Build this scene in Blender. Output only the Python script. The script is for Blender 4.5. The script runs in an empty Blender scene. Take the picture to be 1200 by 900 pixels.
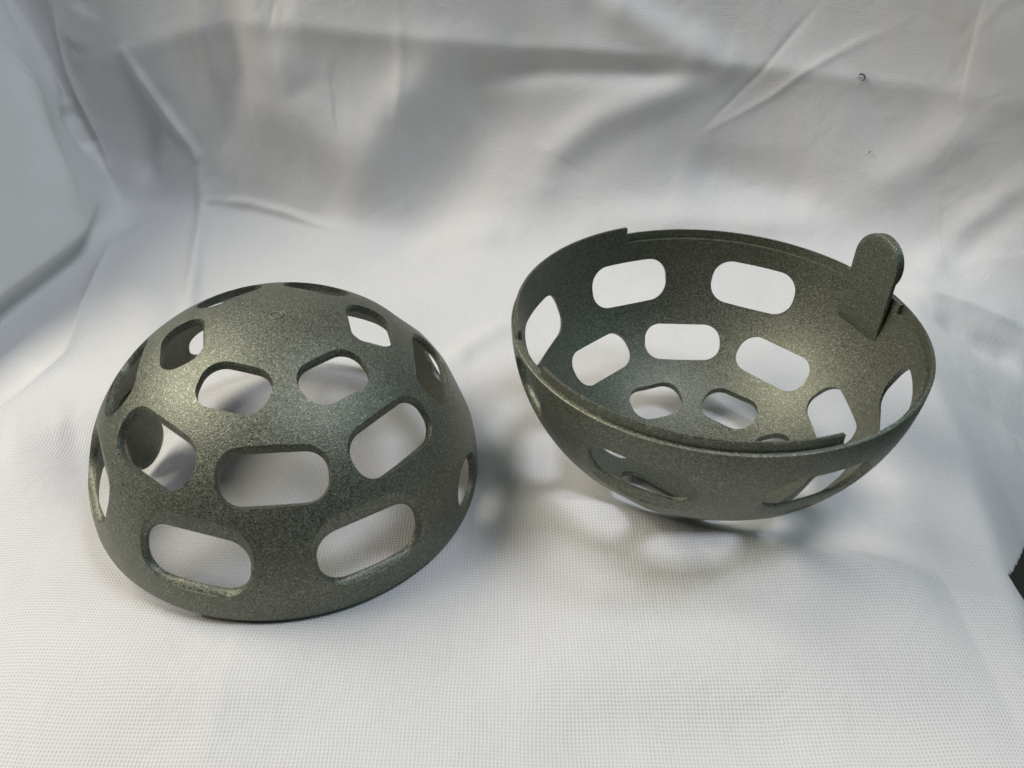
import bpy, bmesh, math, random
import numpy as np
from mathutils import Matrix, Vector
random.seed(4); np.random.seed(4)
R=math.radians
S=0.05                      # one half-sphere radius in metres
scene=bpy.context.scene; COL=scene.collection

# ---------------------------------------------------------------- camera
cd=bpy.data.cameras.new('camera'); camera=bpy.data.objects.new('camera',cd); COL.objects.link(camera)
RC=Matrix([[0.99999, -0.00389, 0.0], [0.0024, 0.61657, -0.7873], [0.00306, 0.78729, 0.61658]])
camera.matrix_world=Matrix.Translation(Vector([1.18984, -3.05287, 3.0763])*S)@RC.to_4x4()
cd.sensor_fit='HORIZONTAL'; cd.sensor_width=36; cd.lens=36*0.75011; cd.clip_start=.005; cd.clip_end=20
cd.dof.use_dof=True; cd.dof.focus_distance=4.05*S; cd.dof.aperture_fstop=28
scene.camera=camera
# ---------------------------------------------------------------- room light
world=bpy.data.worlds.new('World'); scene.world=world; world.use_nodes=True
bg=world.node_tree.nodes['Background']; bg.inputs[0].default_value=(.82,1,.96,1); bg.inputs[1].default_value=.03
def lamp(name,az,el,dist,size,power,color,target=(1.0,0,.3)):
    """rectangular ceiling, window or fill lamp; az from the back (+y) towards the right (+x)"""
    l=bpy.data.lights.new(name,'AREA'); l.shape='RECTANGLE'; l.size=size[0]*S; l.size_y=size[1]*S; l.energy=power; l.color=color
    o=bpy.data.objects.new(name,l); COL.objects.link(o)
    d=Vector((math.sin(R(az))*math.cos(R(el)),math.cos(R(az))*math.cos(R(el)),math.sin(R(el))))
    o.location=(Vector(target)+d*dist)*S; o.rotation_euler=d.to_track_quat('Z','Y').to_euler()
    return o
lamp('ceiling_lamp',98,69,26,(7.5,7.5),6.0,(.93,.97,1.085))
lamp('back_ceiling_lamp',10,76,26,(15,11),.8,(.97,.985,1.02))
lamp('left_window',-80,45,26,(20,13),16,(1,.925,.79))
lamp('right_teal_fill',92,36,26,(12,10),1.0,(.45,1,.97))  # added teal fill, tints the sides that face right
scene.view_settings.view_transform='Standard'; scene.view_settings.look='None'; scene.view_settings.gamma=1
scene.view_settings.exposure=.14
scene.render.engine='CYCLES'
scene.cycles.max_bounces=10; scene.cycles.diffuse_bounces=5

# ---------------------------------------------------------------- helpers
def mat(name):
    m=bpy.data.materials.new(name); m.use_nodes=True; nt=m.node_tree
    return m,nt,nt.nodes['Principled BSDF']
def node(nt,t,**kw):
    n=nt.nodes.new(t)
    for k,v in kw.items(): setattr(n,k,v)
    return n
def mathn(nt,op,a,b=None,clamp=False):
    n=node(nt,'ShaderNodeMath',operation=op,use_clamp=clamp)
    for i,v in enumerate((a,b)):
        if v is None: continue
        if isinstance(v,(int,float)): n.inputs[i].default_value=v
        else: nt.links.new(v,n.inputs[i])
    return n.outputs[0]
def mixc(nt,fac,a,b,blend='MIX'):
    n=node(nt,'ShaderNodeMix',data_type='RGBA',blend_type=blend)
    for i,v in ((0,fac),(6,a),(7,b)):
        if isinstance(v,(int,float)): n.inputs[i].default_value=v
        elif isinstance(v,tuple): n.inputs[i].default_value=(*v,1) if len(v)==3 else v
        else: nt.links.new(v,n.inputs[i])
    return n.outputs[2]
def mesh_obj(name,verts,faces,m,parent=None,smooth=False):
    me=bpy.data.meshes.new(name); me.from_pydata([tuple(v) for v in verts],[],faces); me.update()
    if m: me.materials.append(m)
    if smooth:
        for p in me.polygons: p.use_smooth=True
    o=bpy.data.objects.new(name,me); COL.objects.link(o)
    if parent: o.parent=parent
    return o

# ---------------------------------------------------------------- materials
def plastic_material():
    m,nt,b=mat('grey_green_sparkling_plastic'); L=nt.links
    tc=node(nt,'ShaderNodeTexCoord').outputs['Object']
    def noise(scale,detail=2,rough=.5):
        n=node(nt,'ShaderNodeTexNoise'); n.inputs['Scale'].default_value=scale; n.inputs['Detail'].default_value=detail; n.inputs['Roughness'].default_value=rough
        L.new(tc,n.inputs['Vector']); return n.outputs[0]
    v=node(nt,'ShaderNodeTexVoronoi'); v.inputs['Scale'].default_value=190/S; L.new(tc,v.inputs['Vector'])
    sep=node(nt,'ShaderNodeSeparateColor'); L.new(v.outputs['Color'],sep.inputs[0])
    cell=sep.outputs[0]
    v2=node(nt,'ShaderNodeTexVoronoi'); v2.inputs['Scale'].default_value=165/S; L.new(tc,v2.inputs['Vector'])
    sep2=node(nt,'ShaderNodeSeparateColor'); L.new(v2.outputs['Color'],sep2.inputs[0])
    fine=noise(150/S,2,.6); broad=noise(3.5/S,3)
    base=mixc(nt,cell,(.088,.095,.075),(.238,.251,.198))
    flake=mathn(nt,'GREATER_THAN',sep2.outputs[1],.90)
    base=mixc(nt,mathn(nt,'MULTIPLY',flake,.42),base,(.45,.48,.40))
    base=mixc(nt,mathn(nt,'MULTIPLY',broad,.18),base,(.14,.148,.117))
    L.new(base,b.inputs['Base Color'])
    b.inputs['Metallic'].default_value=.72
    rr=mathn(nt,'ADD',mathn(nt,'MULTIPLY',cell,.20),.33); smudge=noise(7/S,4,.6); rr=mathn(nt,'ADD',rr,mathn(nt,'MULTIPLY',mathn(nt,'SUBTRACT',smudge,.5),.22)); L.new(rr,b.inputs['Roughness'])
    b.inputs['Specular IOR Level'].default_value=.55
    h=mathn(nt,'ADD',mathn(nt,'MULTIPLY',fine,.7),mathn(nt,'MULTIPLY',sep.outputs[1],.5))
    bp=node(nt,'ShaderNodeBump'); bp.inputs['Strength'].default_value=.55; bp.inputs['Distance'].default_value=.006*S
    L.new(h,bp.inputs['Height']); L.new(bp.outputs[0],b.inputs['Normal'])
    return m
PLASTIC=plastic_material()

def cloth_material():
    m,nt,b=mat('white_woven_polyester'); L=nt.links
    uv=node(nt,'ShaderNodeUVMap'); uv.uv_map='weave'
    sp=node(nt,'ShaderNodeSeparateXYZ'); L.new(uv.outputs[0],sp.inputs[0])
    nz=node(nt,'ShaderNodeTexNoise'); nz.inputs['Scale'].default_value=2.2; nz.inputs['Detail'].default_value=3; L.new(uv.outputs[0],nz.inputs['Vector'])
    wob=mathn(nt,'MULTIPLY',nz.outputs[0],.03)
    P=.0158
    su=mathn(nt,'SINE',mathn(nt,'MULTIPLY',mathn(nt,'ADD',sp.outputs[0],wob),2*math.pi/P))
    sv=mathn(nt,'SINE',mathn(nt,'MULTIPLY',mathn(nt,'ADD',sp.outputs[1],wob),2*math.pi/P))
    hu=mathn(nt,'ADD',mathn(nt,'MULTIPLY',su,.5),.5); hv=mathn(nt,'ADD',mathn(nt,'MULTIPLY',sv,.5),.5)
    # threads stand proud, the small square gaps between them lie deep and look darker
    gap=mathn(nt,'MULTIPLY',hu,hv)
    th=node(nt,'ShaderNodeTexNoise'); th.inputs['Scale'].default_value=30; th.inputs['Detail'].default_value=4; L.new(uv.outputs[0],th.inputs['Vector'])
    big=node(nt,'ShaderNodeTexNoise'); big.inputs['Scale'].default_value=.9; big.inputs['Detail'].default_value=4; L.new(uv.outputs[0],big.inputs['Vector'])
    var=mathn(nt,'ADD',mathn(nt,'MULTIPLY',big.outputs[0],.9),mathn(nt,'MULTIPLY',th.outputs[0],.5))
    col=mixc(nt,mathn(nt,'MULTIPLY',gap,mathn(nt,'MULTIPLY',var,.62)),(.665,.662,.665),(.345,.343,.345))
    L.new(col,b.inputs['Base Color'])
    b.inputs['Roughness'].default_value=.50; b.inputs['Specular IOR Level'].default_value=.35
    b.inputs['Sheen Weight'].default_value=.12; b.inputs['Sheen Roughness'].default_value=.4
    bp=node(nt,'ShaderNodeBump'); bp.inputs['Strength'].default_value=.35; bp.inputs['Distance'].default_value=.006*S
    L.new(mathn(nt,'SUBTRACT',1.0,gap),bp.inputs['Height'])
    soft=node(nt,'ShaderNodeTexNoise'); soft.inputs['Scale'].default_value=3.0; soft.inputs['Detail'].default_value=3; soft.inputs['Distortion'].default_value=.6; L.new(uv.outputs[0],soft.inputs['Vector'])
    b2=node(nt,'ShaderNodeBump'); b2.inputs['Strength'].default_value=.25; b2.inputs['Distance'].default_value=.05*S
    L.new(soft.outputs[0],b2.inputs['Height']); L.new(b2.outputs[0],bp.inputs['Normal']); L.new(bp.outputs[0],b.inputs['Normal'])
    return m
CLOTH=cloth_material()

# ---------------------------------------------------------------- the draped cloth
def smax(a,b,k): return .5*(a+b+np.sqrt((a-b)**2+k*k))
def soft_interp(x,xs,ys,w):
    """piecewise line with its corners rounded off"""
    return sum(k*np.interp(x+o*w,xs,ys) for o,k in ((-1.5,.06),(-1,.12),(-.5,.2),(0,.24),(.5,.2),(1,.12),(1.5,.06)))
def cloth_base(x,y):
    """height of the draped sheet over the table, in half-sphere radii"""
    yb=soft_interp(x,[-4,-2.6,-2.1,-1.6,-1.0,-.3,.6,2,3.2,4.2,5,6,8],[3.6,3.6,3.55,3.55,3.35,3.12,3.2,3.3,3.3,3.0,2.7,2.5,2.4],.35)
    xl=soft_interp(y,[-3,-1,.5,1.4,2.1,2.9,3.6,5],[-2.9,-2.75,-2.65,-2.55,-2.35,-2.35,-2.4,-2.4],.35)
    db=y-yb; dl=xl-x
    rb=soft_interp(x,[-3,-1,-.1,.7,2,3.4,4.4,7],[.16,.16,.20,.5,.62,.62,.5,.5],.4)
    sp=lambda d,k:k*(np.maximum(d/k,0)+np.log1p(np.exp(-np.abs(d/k))))     # soft bend from floor to wall
    zb=6.5*sp(db,rb/2.2); zl=3.2*sp(dl,.04)
    z=smax(zb,zl,.12)-.05
    # table edge on the right: the sheet hangs over it and rises again further out
    xe=np.interp(y,[-3,-.98,-.8,-.46,-.16,.24,.63,1.08,1.7,2.4,5],[3.5,3.54,3.58,3.67,3.74,3.84,3.91,3.97,4.15,4.6,6])
    e=x-xe
    k=np.interp(y,[-3,-1.2,-.5,.3,1.0,1.6,2.3],[1.5,1.3,1.0,.82,.70,.42,.05])
    z=z-k*np.minimum(.5*(e+np.sqrt(e*e+.06**2)),1.9)
    # soft hollows and rises under the two pieces
    g=lambda cx,cy,r:np.exp(-((x-cx)**2+(y-cy)**2)/(r*r))
    r=np.hypot(x,y); w=np.clip((2.3-r)/1.15,0,1); w=w*w*(3-2*w)
    z=z+.078*np.clip(.93-x,0,.95)*w*np.where(x<-.02,np.clip(1-(-.02-x)/2.2,0,1),1)
    z=z-.175*g(-.97,.22,.34)+.034*g(2.17,.12,.36)
    return z

CREASES=[
 ["ridge", 0.012, 0.05, [[0.298, 3.421, 1.756], [0.302, 3.351, 1.4], [0.262, 3.256, 0.962], [0.244, 3.008, 0.255]]],
 ["ridge", -0.01, 0.03, [[-0.669, 3.517, 1.732], [-0.683, 3.507, 1.643], [-0.705, 3.499, 1.551]]],
 ["ridge", 0.05, 0.12, [[5.135, 2.577, 0.652], [4.819, 2.514, 0.359], [4.348, 2.185, 0.047]]],
 ["ridge", 0.03, 0.09, [[0.737, 1.025, 0.024], [0.951, 1.343, 0.01], [1.188, 1.558, 0.01]]],
 ["ridge", 0.035, 0.2, [[-1.226, -0.822, 0.036], [-0.263, -1.237, 0.073], [0.537, -1.252, 0.037]]],
 ["ridge", 0.03, 0.22, [[1.041, -1.067, 0.009], [1.934, -1.229, 0.009], [3.081, -1.142, 0.007]]],
 ["ridge", -0.03, 0.2, [[1.196, -1.53, 0.009], [1.889, -1.492, 0.008], [2.571, -1.525, 0.008]]],
 ["tent", 0.03, 0.04, [[-2.607, 3.85, 1.658], [-2.624, 3.81, 1.405], [-2.62, 3.761, 1.109], [-2.562, 3.696, 0.767], [-2.478, 3.634, 0.484], [-2.446, 3.594, 0.342]]],
 ["ridge", 0.05, 0.045, [[-2.072, 3.757, 1.272], [-1.987, 3.724, 1.101], [-1.86, 3.667, 0.831], [-1.712, 3.609, 0.613], [-1.622, 3.564, 0.46]]],
 ["ridge", 0.05, 0.055, [[-1.626, 3.56, 0.439], [-1.612, 3.495, 0.227], [-1.599, 3.36, 0.042], [-1.438, 2.696, 0.01], [-1.304, 2.14, 0.01], [-1.13, 1.528, 0.02]]],
 ["ridge", 0.025, 0.045, [[-1.55, 3.417, 0.098], [-1.176, 3.33, 0.116], [-0.803, 3.18, 0.09], [-0.258, 2.893, 0.032]]],
 ["tent", 0.035, 0.05, [[-1.987, 0.602, 0.01], [-1.916, 0.887, 0.011], [-1.854, 1.172, 0.01], [-1.95, 1.649, 0.01], [-2.088, 2.266, 0.01], [-2.176, 2.689, 0.01]]],
 ["tent", 0.05, 0.16, [[-2.755, 3.754, 1.132], [-2.447, 3.767, 1.199], [-2.057, 3.757, 1.272], [-1.577, 3.733, 1.427], [-1.174, 3.646, 1.528], [-0.644, 3.483, 1.567], [-0.024, 3.381, 1.531], [0.509, 3.365, 1.492], [1.18, 3.346, 1.437], [1.854, 3.351, 1.406], [2.536, 3.334, 1.336], [3.211, 3.292, 1.298], [3.847, 3.15, 1.263], [4.447, 2.973, 1.235], [5.017, 2.78, 1.191]]],
 ["ridge", 0.075, 0.16, [[1.768, 3.453, 1.814], [2.108, 3.416, 1.642], [2.456, 3.371, 1.467], [2.872, 3.334, 1.35]]],
 ["ridge", 0.065, 0.15, [[2.812, 3.314, 1.277], [2.418, 3.263, 1.105], [1.876, 3.198, 0.919], [1.534, 3.097, 0.671], [1.466, 2.988, 0.459]]],
 ["ridge", -0.05, 0.1, [[2.679, 3.312, 1.258], [2.134, 3.311, 1.256], [1.452, 3.311, 1.286], [0.907, 3.281, 1.194]]],
 ["tent", -0.012, 0.022, [[3.523, 3.355, 1.751], [3.315, 3.328, 1.481], [3.149, 3.29, 1.266], [2.907, 3.227, 1.016], [2.749, 3.174, 0.861]]],
 ["tent", 0.014, 0.03, [[4.0, 3.197, 1.589], [3.754, 3.227, 1.458], [3.499, 3.241, 1.3], [3.236, 3.222, 1.087], [2.917, 3.189, 0.912], [2.798, 3.168, 0.849]]],
 ["ridge", 0.08, 0.28, [[-0.636, 3.488, 1.616], [-0.734, 3.411, 0.977], [-0.246, 3.236, 0.683], [0.065, 3.266, 0.958]]],
 ["ridge", 0.07, 0.2, [[0.57, 3.331, 1.342], [0.166, 3.246, 0.896], [-0.042, 3.158, 0.493], [-0.247, 2.996, 0.085]]],
 ["ridge", -0.14, 0.36, [[1.248, 3.307, 1.286], [0.902, 3.156, 0.79], [0.539, 2.995, 0.339], [0.085, 2.417, 0.011]]],
 ["ridge", -0.07, 0.16, [[-1.153, 3.685, 1.82], [-1.135, 3.569, 1.135], [-1.44, 3.498, 0.346]]],
 ["ridge", 0.05, 0.12, [[-2.328, 3.83, 1.631], [-2.499, 3.783, 1.277]]],
 ["ridge", 0.1, 0.22, [[-2.825, 3.49, 1.352], [-2.645, 2.897, 0.871], [-2.479, 2.44, 0.364]]],
 ["ridge", -0.08, 0.1, [[-2.685, 3.654, 0.891], [-2.62, 3.599, 0.688], [-2.544, 3.593, 0.461]]],
 ["ridge", -0.08, 0.12, [[-1.886, 3.679, 0.886], [-2.108, 3.589, 0.386], [-2.215, 2.997, 0.011]]],
 ["ridge", 0.06, 0.16, [[1.89, 2.764, 0.209], [2.594, 2.771, 0.223], [3.694, 2.7, 0.247]]],
 ["ridge", -0.07, 0.22, [[2.59, 3.065, 0.616], [3.292, 2.951, 0.483], [3.697, 2.803, 0.365]]],
 ["tent", 0.05, 0.09, [[4.115, 2.084, 0.029], [4.368, 1.968, 0.01], [4.704, 1.924, -0.076], [5.115, 1.844, -0.224]]],
 ["ridge", -0.05, 0.12, [[4.302, 1.792, -0.017], [4.607, 1.637, -0.178], [5.047, 1.592, -0.379]]],
 ["ridge", 0.05, 0.2, [[4.019, 2.792, 0.445], [4.422, 2.818, 0.723], [4.766, 2.819, 1.061]]],
 ["ridge", -0.05, 0.2, [[5.14, 2.565, 0.623], [4.762, 2.445, 0.245], [4.44, 2.387, 0.124]]],
 ["step", 0.16, 0.15, [[1.011, -0.27, 0.009], [1.374, -0.269, 0.009], [1.642, -0.315, 0.01], [1.985, -0.42, 0.012], [2.27, -0.528, 0.01], [2.552, -0.601, 0.009], [2.874, -0.652, 0.009], [3.252, -0.75, 0.007], [3.527, -0.872, -0.01]]],
 ["ridge", 0.05, 0.16, [[0.277, 2.545, 0.02], [0.618, 2.714, 0.088], [1.185, 2.699, 0.137]]],
 ["ridge", 0.05, 0.2, [[-1.801, 2.136, 0.01], [-1.454, 1.652, 0.01], [-1.302, 1.105, 0.026]]],
 ["ridge", 0.03, 0.25, [[-1.811, 0.27, 0.014], [-1.645, 0.342, 0.018], [-1.432, 0.427, 0.011]]],
 ["ridge", -0.03, 0.15, [[-1.58, 0.419, 0.018], [-1.306, 0.171, -0.026], [-1.066, -0.275, 0.029]]]]

def crease_offset(P):
    """signed height of the pressed folds and soft wrinkles at points P (n,3)"""
    tot=np.zeros(len(P))
    for kind,amp,w,pts in CREASES:
        pts=np.array(pts); m=(14 if kind=='step' else 5)*w; lo=pts.min(0)-m; hi=pts.max(0)+m
        idx=np.where(((P>lo)&(P<hi)).all(1))[0]
        if not len(idx): continue
        Q=P[idx]; best=np.full(len(idx),1e9); side=np.zeros(len(idx)); along=np.zeros(len(idx)); acc=0
        segs=np.linalg.norm(np.diff(pts,axis=0),axis=1); total=segs.sum()
        for a,b,l in zip(pts[:-1],pts[1:],segs):
            ab=b-a; t=np.clip(((Q-a)@ab)/(ab@ab+1e-12),0,1)
            d=np.linalg.norm(Q-(a+t[:,None]*ab),axis=1); m=d<best
            best[m]=d[m]; side[m]=(ab[0]*(Q[:,1]-a[1])-ab[1]*(Q[:,0]-a[0]))[m]; along[m]=(acc+t*l)[m]; acc+=l
        if kind=='step':
            best=np.abs(Q[:,1]-soft_interp(Q[:,0],pts[:,0],pts[:,1],.35)); side=Q[:,1]-soft_interp(Q[:,0],pts[:,0],pts[:,1],.35); along=(Q[:,0]-pts[0,0]); total=pts[-1,0]-pts[0,0]
            along=np.clip(along,0,total*.9)
        fade=np.clip(np.minimum(along,total-along)/max(.25*total,1e-6),0,1)
        fade=(.35 if kind!='step' else 0)+(.65 if kind!='step' else 1)*fade*fade*(3-2*fade)
        if kind=='step':                                   # falls off quickly on the far side, slowly on the near side
            ww=np.where(side>0,w,3*w); p=np.exp(-(np.sqrt(best**2+(.15*w)**2)-.15*w)/ww)
        elif kind=='tent': p=np.exp(-(np.sqrt(best**2+(.18*w)**2)-.18*w)/w)
        else: p=np.exp(-(best/w)**2)
        tot[idx]+=amp*p*fade
    return tot
def smooth_noise(x,y,cells,amp,seed):
    rng=np.random.RandomState(seed); n=96; g=rng.rand(n,n)*2-1
    u=x/cells+40; v=y/cells+40; i=np.floor(u).astype(int); j=np.floor(v).astype(int); a=u-i; b=v-j
    a=a*a*a*(a*(a*6-15)+10); b=b*b*b*(b*(b*6-15)+10)
    G=lambda p,q:g[p%n,q%n]
    return amp*((G(i,j)*(1-a)+G(i+1,j)*a)*(1-b)+(G(i,j+1)*(1-a)+G(i+1,j+1)*a)*b)
def build_cloth():
    xs=np.concatenate([np.arange(-3.5,-1.9,.008),np.arange(-1.9,4.6,.0145),np.arange(4.6,7.2,.03)])
    ys=np.concatenate([np.arange(-2.5,2.5,.018),np.arange(2.5,4.5,.0062)])
    X,Y=np.meshgrid(xs,ys); nx,ny=len(xs),len(ys)
    # the sheet ends on the right along a slanting hem: the rows in front of it are gathered onto it
    LX=[3.66, 3.796, 4.116, 4.636, 5.366, 16.315]; LY=[-0.624, -0.485, -0.158, 0.35, 1.009, 10.904]
    gathered=np.zeros(X.shape,bool)
    for i,xx in enumerate(xs):
        if xx<LX[0]: continue
        ly=np.interp(xx,LX,LY); m=ys<ly; Y[m,i]=ly; gathered[m,i]=True
    Z=cloth_base(X,Y)
    keep_z=(Z<3.8)&((X>-1.5)|(Z<.36+2.3*np.clip(Y-1.35,0,None)))  # out-of-view cloth height shaped to keep lamp light off the back
    # normals of the base sheet
    P=np.stack([X,Y,Z],-1)
    dx=np.gradient(P,axis=1); dy=np.gradient(P,axis=0); N=np.cross(dx,dy); nl=np.linalg.norm(N,axis=-1,keepdims=True); N=np.where(nl>1e-9,N/np.maximum(nl,1e-9),np.array([0,0,1.0]))
    du=np.linalg.norm(dx,axis=-1); dv=np.linalg.norm(dy,axis=-1)
    U=np.cumsum(du,axis=1); V=np.cumsum(dv,axis=0)
    U=U-U[:,[int(nx*.55)]]; V=V-V[[int(ny*.25)],:]
    flat=P.reshape(-1,3)
    off=crease_offset(flat)
    off+=smooth_noise(U.ravel()+.4*V.ravel(),V.ravel(),.9,.020,1)+smooth_noise(U.ravel()-.3*V.ravel(),V.ravel()*.7,.38,.006,2)
    steep=1-N[...,2].ravel()
    off+=steep*(smooth_noise(U.ravel()*1.0+.5*V.ravel(),V.ravel()*.35,.55,.035,5))
    off+=steep*smooth_noise(U.ravel()+.25*V.ravel(),V.ravel()*.3,.24,.012,8)
    Q=flat+N.reshape(-1,3)*off[:,None]
    # the side drape bulges over the floor on the left
    x,y,z=flat.T
    wy=np.clip((y-.2)/.9,0,1)*np.clip((3.45-y)/1.0,0,1); wz=np.clip((z-.06)/.22,0,1)*np.clip((2.2-z)/1.2,0,1)
    wx=np.clip((-1.6-x)/.8,0,1)
    Q[:,0]+=.22*wx*(wy*wy*(3-2*wy))*(wz*wz*(3-2*wz))
    vk=keep_z.ravel(); gv=gathered.ravel()
    idx=np.arange(nx*ny).reshape(ny,nx)
    q=np.stack([idx[:-1,:-1],idx[:-1,1:],idx[1:,1:],idx[1:,:-1]],-1).reshape(-1,4)
    q=q[vk[q].all(1)]
    first=int(np.searchsorted(xs,LX[0]))
    seam=(q[:,0]%nx==first-1)&gv[q].any(1)
    q=q[~(gv[q].all(1)|seam)]
    used=np.zeros(nx*ny,bool); used[q.ravel()]=True; remap=np.cumsum(used)-1
    q=remap[q]; co=Q[used]*S; uvs=np.stack([U.ravel(),V.ravel()],1)[used]
    me=bpy.data.meshes.new('backdrop_cloth')
    me.vertices.add(len(co)); me.vertices.foreach_set('co',co.ravel())
    me.loops.add(q.size); me.loops.foreach_set('vertex_index',q.ravel().astype(np.int32))
    me.polygons.add(len(q)); me.polygons.foreach_set('loop_start',np.arange(0,q.size,4,dtype=np.int32)); me.polygons.foreach_set('loop_total',np.full(len(q),4,np.int32))
    me.polygons.foreach_set('use_smooth',np.ones(len(q),bool))
    me.update(); me.validate()
    ul=me.uv_layers.new(name='weave'); ul.data.foreach_set('uv',uvs[q.ravel()].ravel())
    me.materials.append(CLOTH)
    o=bpy.data.objects.new('backdrop_cloth',me); COL.objects.link(o)
    o['kind']='structure'; o['label']='white woven cloth draped over the table and up the back, creased'
    return o
backdrop=build_cloth()

# dark table the cloth is spread on, seen in the small gap on the right
tm,tnt,tb=mat('dark_brown_table_top')
wn=node(tnt,'ShaderNodeTexNoise'); wn.inputs['Scale'].default_value=60; wn.inputs['Detail'].default_value=4
rp=node(tnt,'ShaderNodeValToRGB'); rp.color_ramp.elements[0].color=(.012,.011,.008,1); rp.color_ramp.elements[1].color=(.045,.040,.028,1)
tnt.links.new(wn.outputs[0],rp.inputs[0]); tnt.links.new(rp.outputs[0],tb.inputs['Base Color']); tb.inputs['Roughness'].default_value=.5
bm=bmesh.new(); bmesh.ops.create_cube(bm,size=1)
for v in bm.verts: v.co=Vector((v.co.x*16+2,v.co.y*14+1,v.co.z*.3-2.4))*S
bmesh.ops.bevel(bm,geom=bm.edges[:],offset=.04*S,segments=2,affect='EDGES')
me=bpy.data.meshes.new('table_top'); bm.to_mesh(me); bm.free(); me.materials.append(tm)
tab=bpy.data.objects.new('table_top',me); COL.objects.link(tab); tab['kind']='structure'

# ---------------------------------------------------------------- one half of the perforated sphere
H=.978; T=.037; MID=.984
def ell(ro,ho,th,ph):
    n=Vector((math.sin(th)*math.cos(ph),math.sin(th)*math.sin(ph),math.cos(th)))
    return n/math.sqrt((math.sin(th)/ro)**2+(math.cos(th)/ho)**2)
def lathe_shell():
    NA,NT=256,72; V=[];F=[]
    def ring(ro,ho,th): 
        if th<1e-9: V.append((0,0,ho)); return [len(V)-1]*NA
        b=len(V)
        for i in range(NA): V.append(tuple(ell(ro,ho,th,2*math.pi*i/NA)))
        return list(range(b,b+NA))
    outer=[ring(1,H,math.pi/2*k/NT) for k in range(NT+1)]
    inner=[ring(1-T,H-T,math.pi/2*k/NT) for k in range(NT+1)]
    for rings,flip in ((outer,False),(inner,True)):
        for a,b in zip(rings[:-1],rings[1:]):
            for i in range(NA):
                j=(i+1)%NA
                f=[a[i],b[i],b[j],a[j]]
                f=[f[0]]+[q for q in f[1:] if q!=f[0]]
                F.append(tuple(reversed(f)) if flip else tuple(f))
    for k in outer[-1]: V[k]=(V[k][0],V[k][1],.007)       # small chamfer on the outer rim edge
    lip=len(V)
    for i in range(NA): V.append((.993*math.cos(2*math.pi*i/NA),.993*math.sin(2*math.pi*i/NA),0))
    lip=list(range(lip,lip+NA))
    for i in range(NA):
        j=(i+1)%NA; F.append((outer[-1][i],lip[i],lip[j],outer[-1][j]))
    a,b=lip,inner[-1]
    for i in range(NA):
        j=(i+1)%NA; F.append((a[i],b[i],b[j],a[j]))
    return V,F
def rounded(a,b,r,n=12):
    pts=[]
    for cx,cy,a0 in ((a-r,b-r,0),(-(a-r),b-r,90),(-(a-r),-(b-r),180),(a-r,-(b-r),270)):
        for k in range(n+1):
            t=R(a0+90*k/n); pts.append((cx+r*math.cos(t),cy+r*math.sin(t)))
    return pts
def cutter(V,F,ph,tho,thi,ao,bo,ai,bi,rr):
    """flared slot: wide and rounded at the outer face, narrow at the inner face"""
    depths=[(-.035,1.45),(0,1.0),(.004,.80),(.009,.55),(.016,.27),(.024,.06),(T,0),(T+.03,0)]
    secs=[]
    for d,e in depths:
        th=thi+(tho-thi)*e; ro,ho=1-d,H-d
        c=ell(ro,ho,th,ph); n=Vector((c.x/ro**2,c.y/ro**2,c.z/ho**2)).normalized()
        ep=Vector((-math.sin(ph),math.cos(ph),0)); et=ep.cross(n)
        a=ai+(ao-ai)*e; b=bi+(bo-bi)*e
        def surf(u,v):
            p=c+ep*u+et*v
            A=(n.x**2+n.y**2)/ro**2+n.z**2/ho**2; B=(p.x*n.x+p.y*n.y)/ro**2+p.z*n.z/ho**2; C=(p.x**2+p.y**2)/ro**2+p.z**2/ho**2-1
            return p+n*((-B+math.sqrt(max(B*B-A*C,0)))/A)
        b0=len(V)
        pts=rounded(a,b,min(a,b)*rr); 
        for u,v in pts: V.append(tuple(surf(u,v)))
        V.append(tuple(surf(0,0))); secs.append((b0,len(pts)))
    n=secs[0][1]
    for (s,_),(t,_) in zip(secs[:-1],secs[1:]):
        for i in range(n):
            j=(i+1)%n; F.append((s+i,t+i,t+j,s+j))
    s=secs[0][0]
    for i in range(n): F.append((s+n,s+i,s+(i+1)%n))
    s=secs[-1][0]
    for i in range(n): F.append((s+n,s+(i+1)%n,s+i))
def sector(V,F,a0,a1,r0,r1,z0,z1,n):
    """curved bar between two azimuths (degrees)"""
    rows=[]
    for k in range(n+1):
        a=R(a0+(a1-a0)*k/n); c,s=math.cos(a),math.sin(a); b=len(V)
        for r,z in ((r0,z0),(r1,z0),(r1,z1),(r0,z1)): V.append((r*c,r*s,z))
        rows.append(b)
    for p,q in zip(rows[:-1],rows[1:]):
        for i in range(4): F.append((p+i,p+(i+1)%4,q+(i+1)%4,q+i))
    F.append((rows[0]+3,rows[0]+2,rows[0]+1,rows[0])); F.append(tuple(rows[-1]+i for i in range(4)))
def raw_mesh(name,V,F):
    me=bpy.data.meshes.new(name); me.from_pydata(V,[],F); me.update()
    bm=bmesh.new(); bm.from_mesh(me); bmesh.ops.recalc_face_normals(bm,faces=bm.faces); bm.to_mesh(me); bm.free()
    return me
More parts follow.
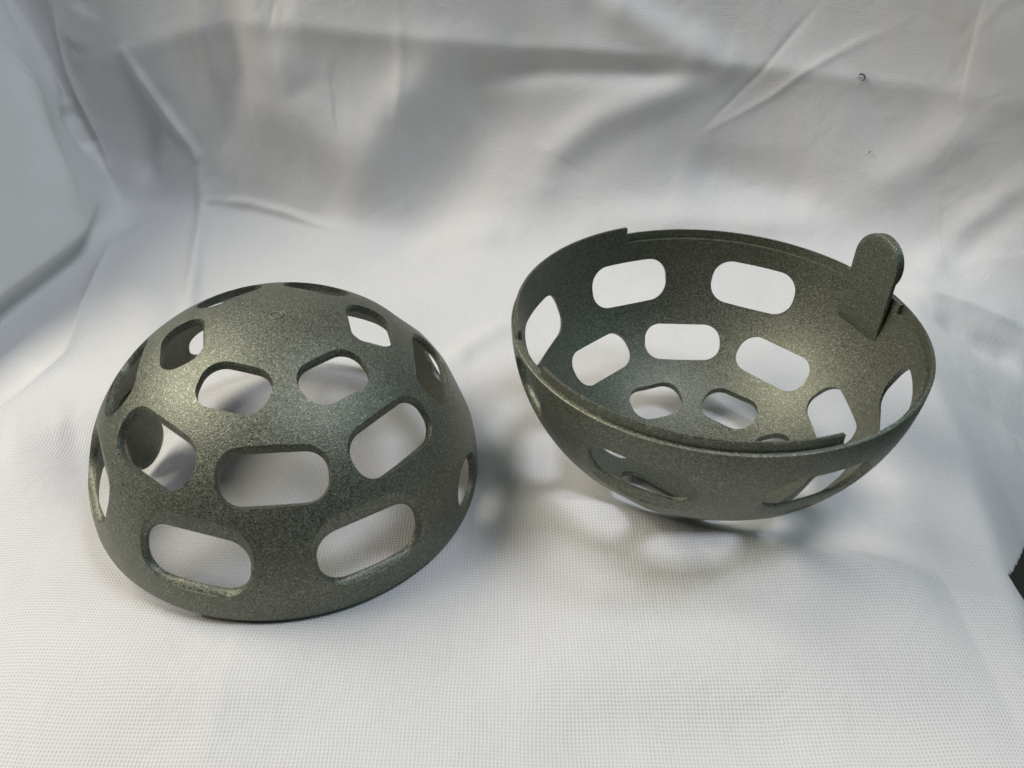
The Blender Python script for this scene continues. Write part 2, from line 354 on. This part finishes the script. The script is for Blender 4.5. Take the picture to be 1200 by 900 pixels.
def build_shell_mesh():
    V,F=lathe_shell(); me=raw_mesh('shell',V,F)
    base=bpy.data.objects.new('shell',me); COL.objects.link(base)
    V,F=[],[]
    for k in range(6): cutter(V,F,R(30+60*k),R(26.1),R(27.1),.167,.115,.163,.108,.86)
    for k in range(8): cutter(V,F,R(22.5+45*k),R(48.2),R(49.0),.241,.131,.227,.110,.88)
    for a in (42,90,138,222,270,318): cutter(V,F,R(a),R(70.8),R(72.4),.266,.183,.244,.126,.88)
    cutter(V,F,R(180),R(80.3),R(80.6),.158,.140,.135,.112,.98)           # round catch hole opposite the tab
    for a0,a1 in ((12.5,90),(-90,-12.5)): sector(V,F,a0,a1,.80,MID,-.03,.050,40)   # rebate inside the rim
    cut=bpy.data.objects.new('cut',raw_mesh('cut',V,F)); COL.objects.link(cut)
    md=base.modifiers.new('b','BOOLEAN'); md.operation='DIFFERENCE'; md.solver='EXACT'; md.object=cut
    dg=bpy.context.evaluated_depsgraph_get()
    out=bpy.data.meshes.new_from_object(base.evaluated_get(dg)); out.name='shell'
    for o in (base,cut):
        m=o.data; bpy.data.objects.remove(o); bpy.data.meshes.remove(m)
    # exact normals on the two curved faces, averaged ones round the slots
    nv=len(out.vertices); npoly=len(out.polygons)
    co=np.empty(nv*3); out.vertices.foreach_get('co',co); co=co.reshape(-1,3)
    fn=np.empty(npoly*3); out.polygons.foreach_get('normal',fn); fn=fn.reshape(-1,3)
    fc=np.empty(npoly*3); out.polygons.foreach_get('center',fc); fc=fc.reshape(-1,3)
    ar=np.empty(npoly); out.polygons.foreach_get('area',ar)
    ls=np.empty(npoly,np.int32); out.polygons.foreach_get('loop_start',ls); lt=np.empty(npoly,np.int32); out.polygons.foreach_get('loop_total',lt)
    lv=np.empty(len(out.loops),np.int32); out.loops.foreach_get('vertex_index',lv)
    lf=np.repeat(np.arange(npoly),lt)
    def gradn(p,ro,ho):
        g=p/np.array([ro**2,ro**2,ho**2]); return g/np.linalg.norm(g,axis=1,keepdims=True)
    val=lambda p,ro,ho:np.sqrt((p[:,0]**2+p[:,1]**2)/ro**2+p[:,2]**2/ho**2)
    isout=(np.abs(val(fc,1,H)-1)<.004)&((gradn(fc,1,H)*fn).sum(1)>.97)
    isin=(np.abs(val(fc,1-T,H-T)-1)<.004)&((gradn(fc,1-T,H-T)*fn).sum(1)<-.97)
    LN=fn[lf].copy(); P=co[lv]
    m=isout[lf]; LN[m]=gradn(P[m],1,H); m=isin[lf]; LN[m]=-gradn(P[m],1-T,H-T)
    other=np.where(~(isout|isin)[lf])[0]
    byv={}
    for l in other: byv.setdefault(lv[l],[]).append(lf[l])
    for l in other:
        fs=byv[lv[l]]; n0=fn[lf[l]]; s=np.zeros(3)
        for q in fs:
            if fn[q]@n0>.6: s+=fn[q]*ar[q]
        k=np.linalg.norm(s); LN[l]=s/k if k>1e-12 else n0
    bad=np.linalg.norm(LN,axis=1)<1e-6; LN[bad]=(0,0,1)
    out.vertices.foreach_set('co',(co*S).ravel())
    out.polygons.foreach_set('use_smooth',np.ones(npoly,bool)); out.update()
    out.normals_split_custom_set([tuple(n) for n in LN])
    out.materials.clear(); out.materials.append(PLASTIC)
    return out
def prism_mesh(name,outline,fin,fout,bev=.004):
    """plate with the given (y,z) outline between x=fin(y,z) and x=fout(y,z)"""
    cy=sum(p[0] for p in outline)/len(outline); cz=sum(p[1] for p in outline)/len(outline)
    V=[];F=[];n=len(outline); K=7
    def grid(fx,shrink,flip):
        base=len(V)
        for k in range(1,K+1):
            t=k/K*shrink
            for y,z in outline:
                yy,zz=cy+(y-cy)*t,cz+(z-cz)*t; V.append((fx(yy,zz),yy,zz))
        V.append((fx(cy,cz),cy,cz)); c=len(V)-1
        for i in range(n):
            j=(i+1)%n
            f=(c,base+i,base+j); F.append(f[::-1] if flip else f)
            for k in range(K-1):
                a=base+k*n; f=(a+i,a+n+i,a+n+j,a+j); F.append(f[::-1] if flip else f)
        return base+(K-1)*n
    sh=1-bev/.15
    a=grid(fin,sh,True); b=grid(fout,sh,False)
    ra=len(V)
    for y,z in outline: V.append((min(fin(y,z)+bev,fout(y,z)),y,z))
    rb=len(V)
    for y,z in outline: V.append((max(fout(y,z)-bev,fin(y,z)),y,z))
    for p,q in ((a,ra),(ra,rb),(rb,b)):
        for i in range(n):
            j=(i+1)%n; F.append((p+i,p+j,q+j,q+i))
    me=raw_mesh(name,[(x*S,y*S,z*S) for x,y,z in V],F); me.materials.append(PLASTIC)
    for p in me.polygons: p.use_smooth=True
    me.set_sharp_from_angle(angle=R(38))
    return me
SHELL=build_shell_mesh()
TW=.152
tab_outline=[(TW*math.cos(R(t)),-.135+TW*math.sin(R(t))) for t in np.linspace(0,-180,29)]+[(-TW,-.135+(.135+.262)*k/10) for k in range(1,11)]+[(-TW+2*TW*k/8,.262) for k in range(1,9)]+[(TW,.262-(.262+.135)*k/10) for k in range(1,10)]
TAB=prism_mesh('tab',tab_outline,lambda y,z:.915,lambda y,z:max(.9155,min(.938,math.sqrt(max(1-y*y-(max(z,0)/H)**2,.1))-.012)))
NUB=prism_mesh('catch_disc',[(.145*math.cos(R(t)),-.137+.145*math.sin(R(t))) for t in np.linspace(0,-360,49)[:-1]],lambda y,z:.936,lambda y,z:.969,.006)
def tongue_mesh(a0,a1):
    V,F=[],[]; sector(V,F,a0,a1,.9642,MID-.0015,-.050,.003,48)
    me=raw_mesh('rim_tongue',[(x*S,y*S,z*S) for x,y,z in V],F)
    bm=bmesh.new(); bm.from_mesh(me)
    ed=[e for e in bm.edges if len(e.link_faces)==2 and e.calc_face_angle()>R(40) and all(v.co.z<-.04*S for v in e.verts)]
    bmesh.ops.bevel(bm,geom=ed,offset=.004*S,segments=2,affect='EDGES'); bm.to_mesh(me); bm.free()
    me.materials.append(PLASTIC)
    for p in me.polygons: p.use_smooth=True
    me.set_sharp_from_angle(angle=R(38))
    return me
TONGUES=[tongue_mesh(90.3,171),tongue_mesh(-171,-90.3)]
# tiny ring left at the pole
V,F=[],[]
n1,n2=28,8
for i in range(n1):
    for j in range(n2):
        a,b=2*math.pi*i/n1,2*math.pi*j/n2; r=.028+.005*math.cos(b); x,y=r*math.cos(a),r*math.sin(a)
        V.append((x*S,y*S,(H*math.sqrt(1-r*r)-.0008+.005*math.sin(b))*S))
for i in range(n1):
    for j in range(n2): F.append((i*n2+j,((i+1)%n1)*n2+j,((i+1)%n1)*n2+(j+1)%n2,i*n2+(j+1)%n2))
POLE=raw_mesh('pole_ring',V,F); POLE.materials.append(PLASTIC)
for p in POLE.polygons: p.use_smooth=True

def half_sphere(rot,loc,label):
    t=bpy.data.objects.new('half_sphere',None); COL.objects.link(t)
    t.empty_display_size=.01
    t.matrix_world=Matrix.Translation(Vector(loc)*S)@Matrix(rot).to_4x4()
    t['label']=label; t['category']='half sphere'; t['group']='halves of the perforated ball'
    def part(name,me,parent):
        o=bpy.data.objects.new(name,me); COL.objects.link(o); o.parent=parent; return o
    part('shell',SHELL,t)
    tb=part('tab',TAB,t); part('catch_disc',NUB,tb)
    for m in TONGUES: part('rim_tongue',m,t)
    part('pole_ring',POLE,t)
    return t
dome=half_sphere([[-0.97146, -0.22147, 0.08499], [0.22062, -0.97517, -0.0193], [0.08716, 0.0, 0.99619]],[-0.0, -0.0, 0.13],'grey-green perforated half sphere lying dome up, left of the open one')
bowl=half_sphere([[0.94434, 0.3287, 0.01354], [0.32889, -0.94424, -0.01542], [0.00771, 0.01901, -0.99979]],[2.18444, 0.12863, 0.99952],'grey-green perforated half sphere lying open side up like a bowl, its tab standing')

# ---------------------------------------------------------------- lint on the cloth
lm_,lnt,lb=mat('dark_lint'); lb.inputs['Base Color'].default_value=(.05,.048,.045,1); lb.inputs['Roughness'].default_value=.8
def lint(pts,r,label,group=None):
    V,F=[],[]; n=6; pts=[Vector(p)*S for p in pts]
    for k,p in enumerate(pts):
        d=(pts[min(k+1,len(pts)-1)]-pts[max(k-1,0)]).normalized(); u=d.cross(Vector((.3,-.8,.5))).normalized(); w=d.cross(u)
        q=r*S*(1 if 0<k<len(pts)-1 else .4)
        for i in range(n):
            a=2*math.pi*i/n; V.append(tuple(p+u*q*math.cos(a)+w*q*math.sin(a)))
    for k in range(len(pts)-1):
        for i in range(n): F.append((k*n+i,k*n+(i+1)%n,(k+1)*n+(i+1)%n,(k+1)*n+i))
    F.append(tuple(range(n))[::-1]); F.append(tuple((len(pts)-1)*n+i for i in range(n)))
    o=bpy.data.objects.new('lint_fibre',raw_mesh('lint_fibre',V,F)); COL.objects.link(o); o.data.materials.append(lm_)
    o['label']=label; o['category']='lint'; o['group']='specks of lint on the cloth'
    return o
lint([[3.8684, 3.1228, 1.2971], [3.885, 3.1218, 1.307], [3.9067, 3.1145, 1.3028], [3.9159, 3.1077, 1.2856], [3.913, 3.1037, 1.2676], [3.8995, 3.1045, 1.2576]],.006,'dark curled thread caught on the back cloth above the open half')
lint([[4.0226, 2.9089, 0.7584], [4.0304, 2.9103, 0.7684], [4.0418, 2.9121, 0.7782]],.0055,'short dark speck on the back cloth straight above the tab')
lint([[-1.7381, 0.4173, 0.032], [-1.7251, 0.422, 0.032], [-1.706, 0.415, 0.0328]],.006,'dark speck of lint on the floor cloth far left of the dome')
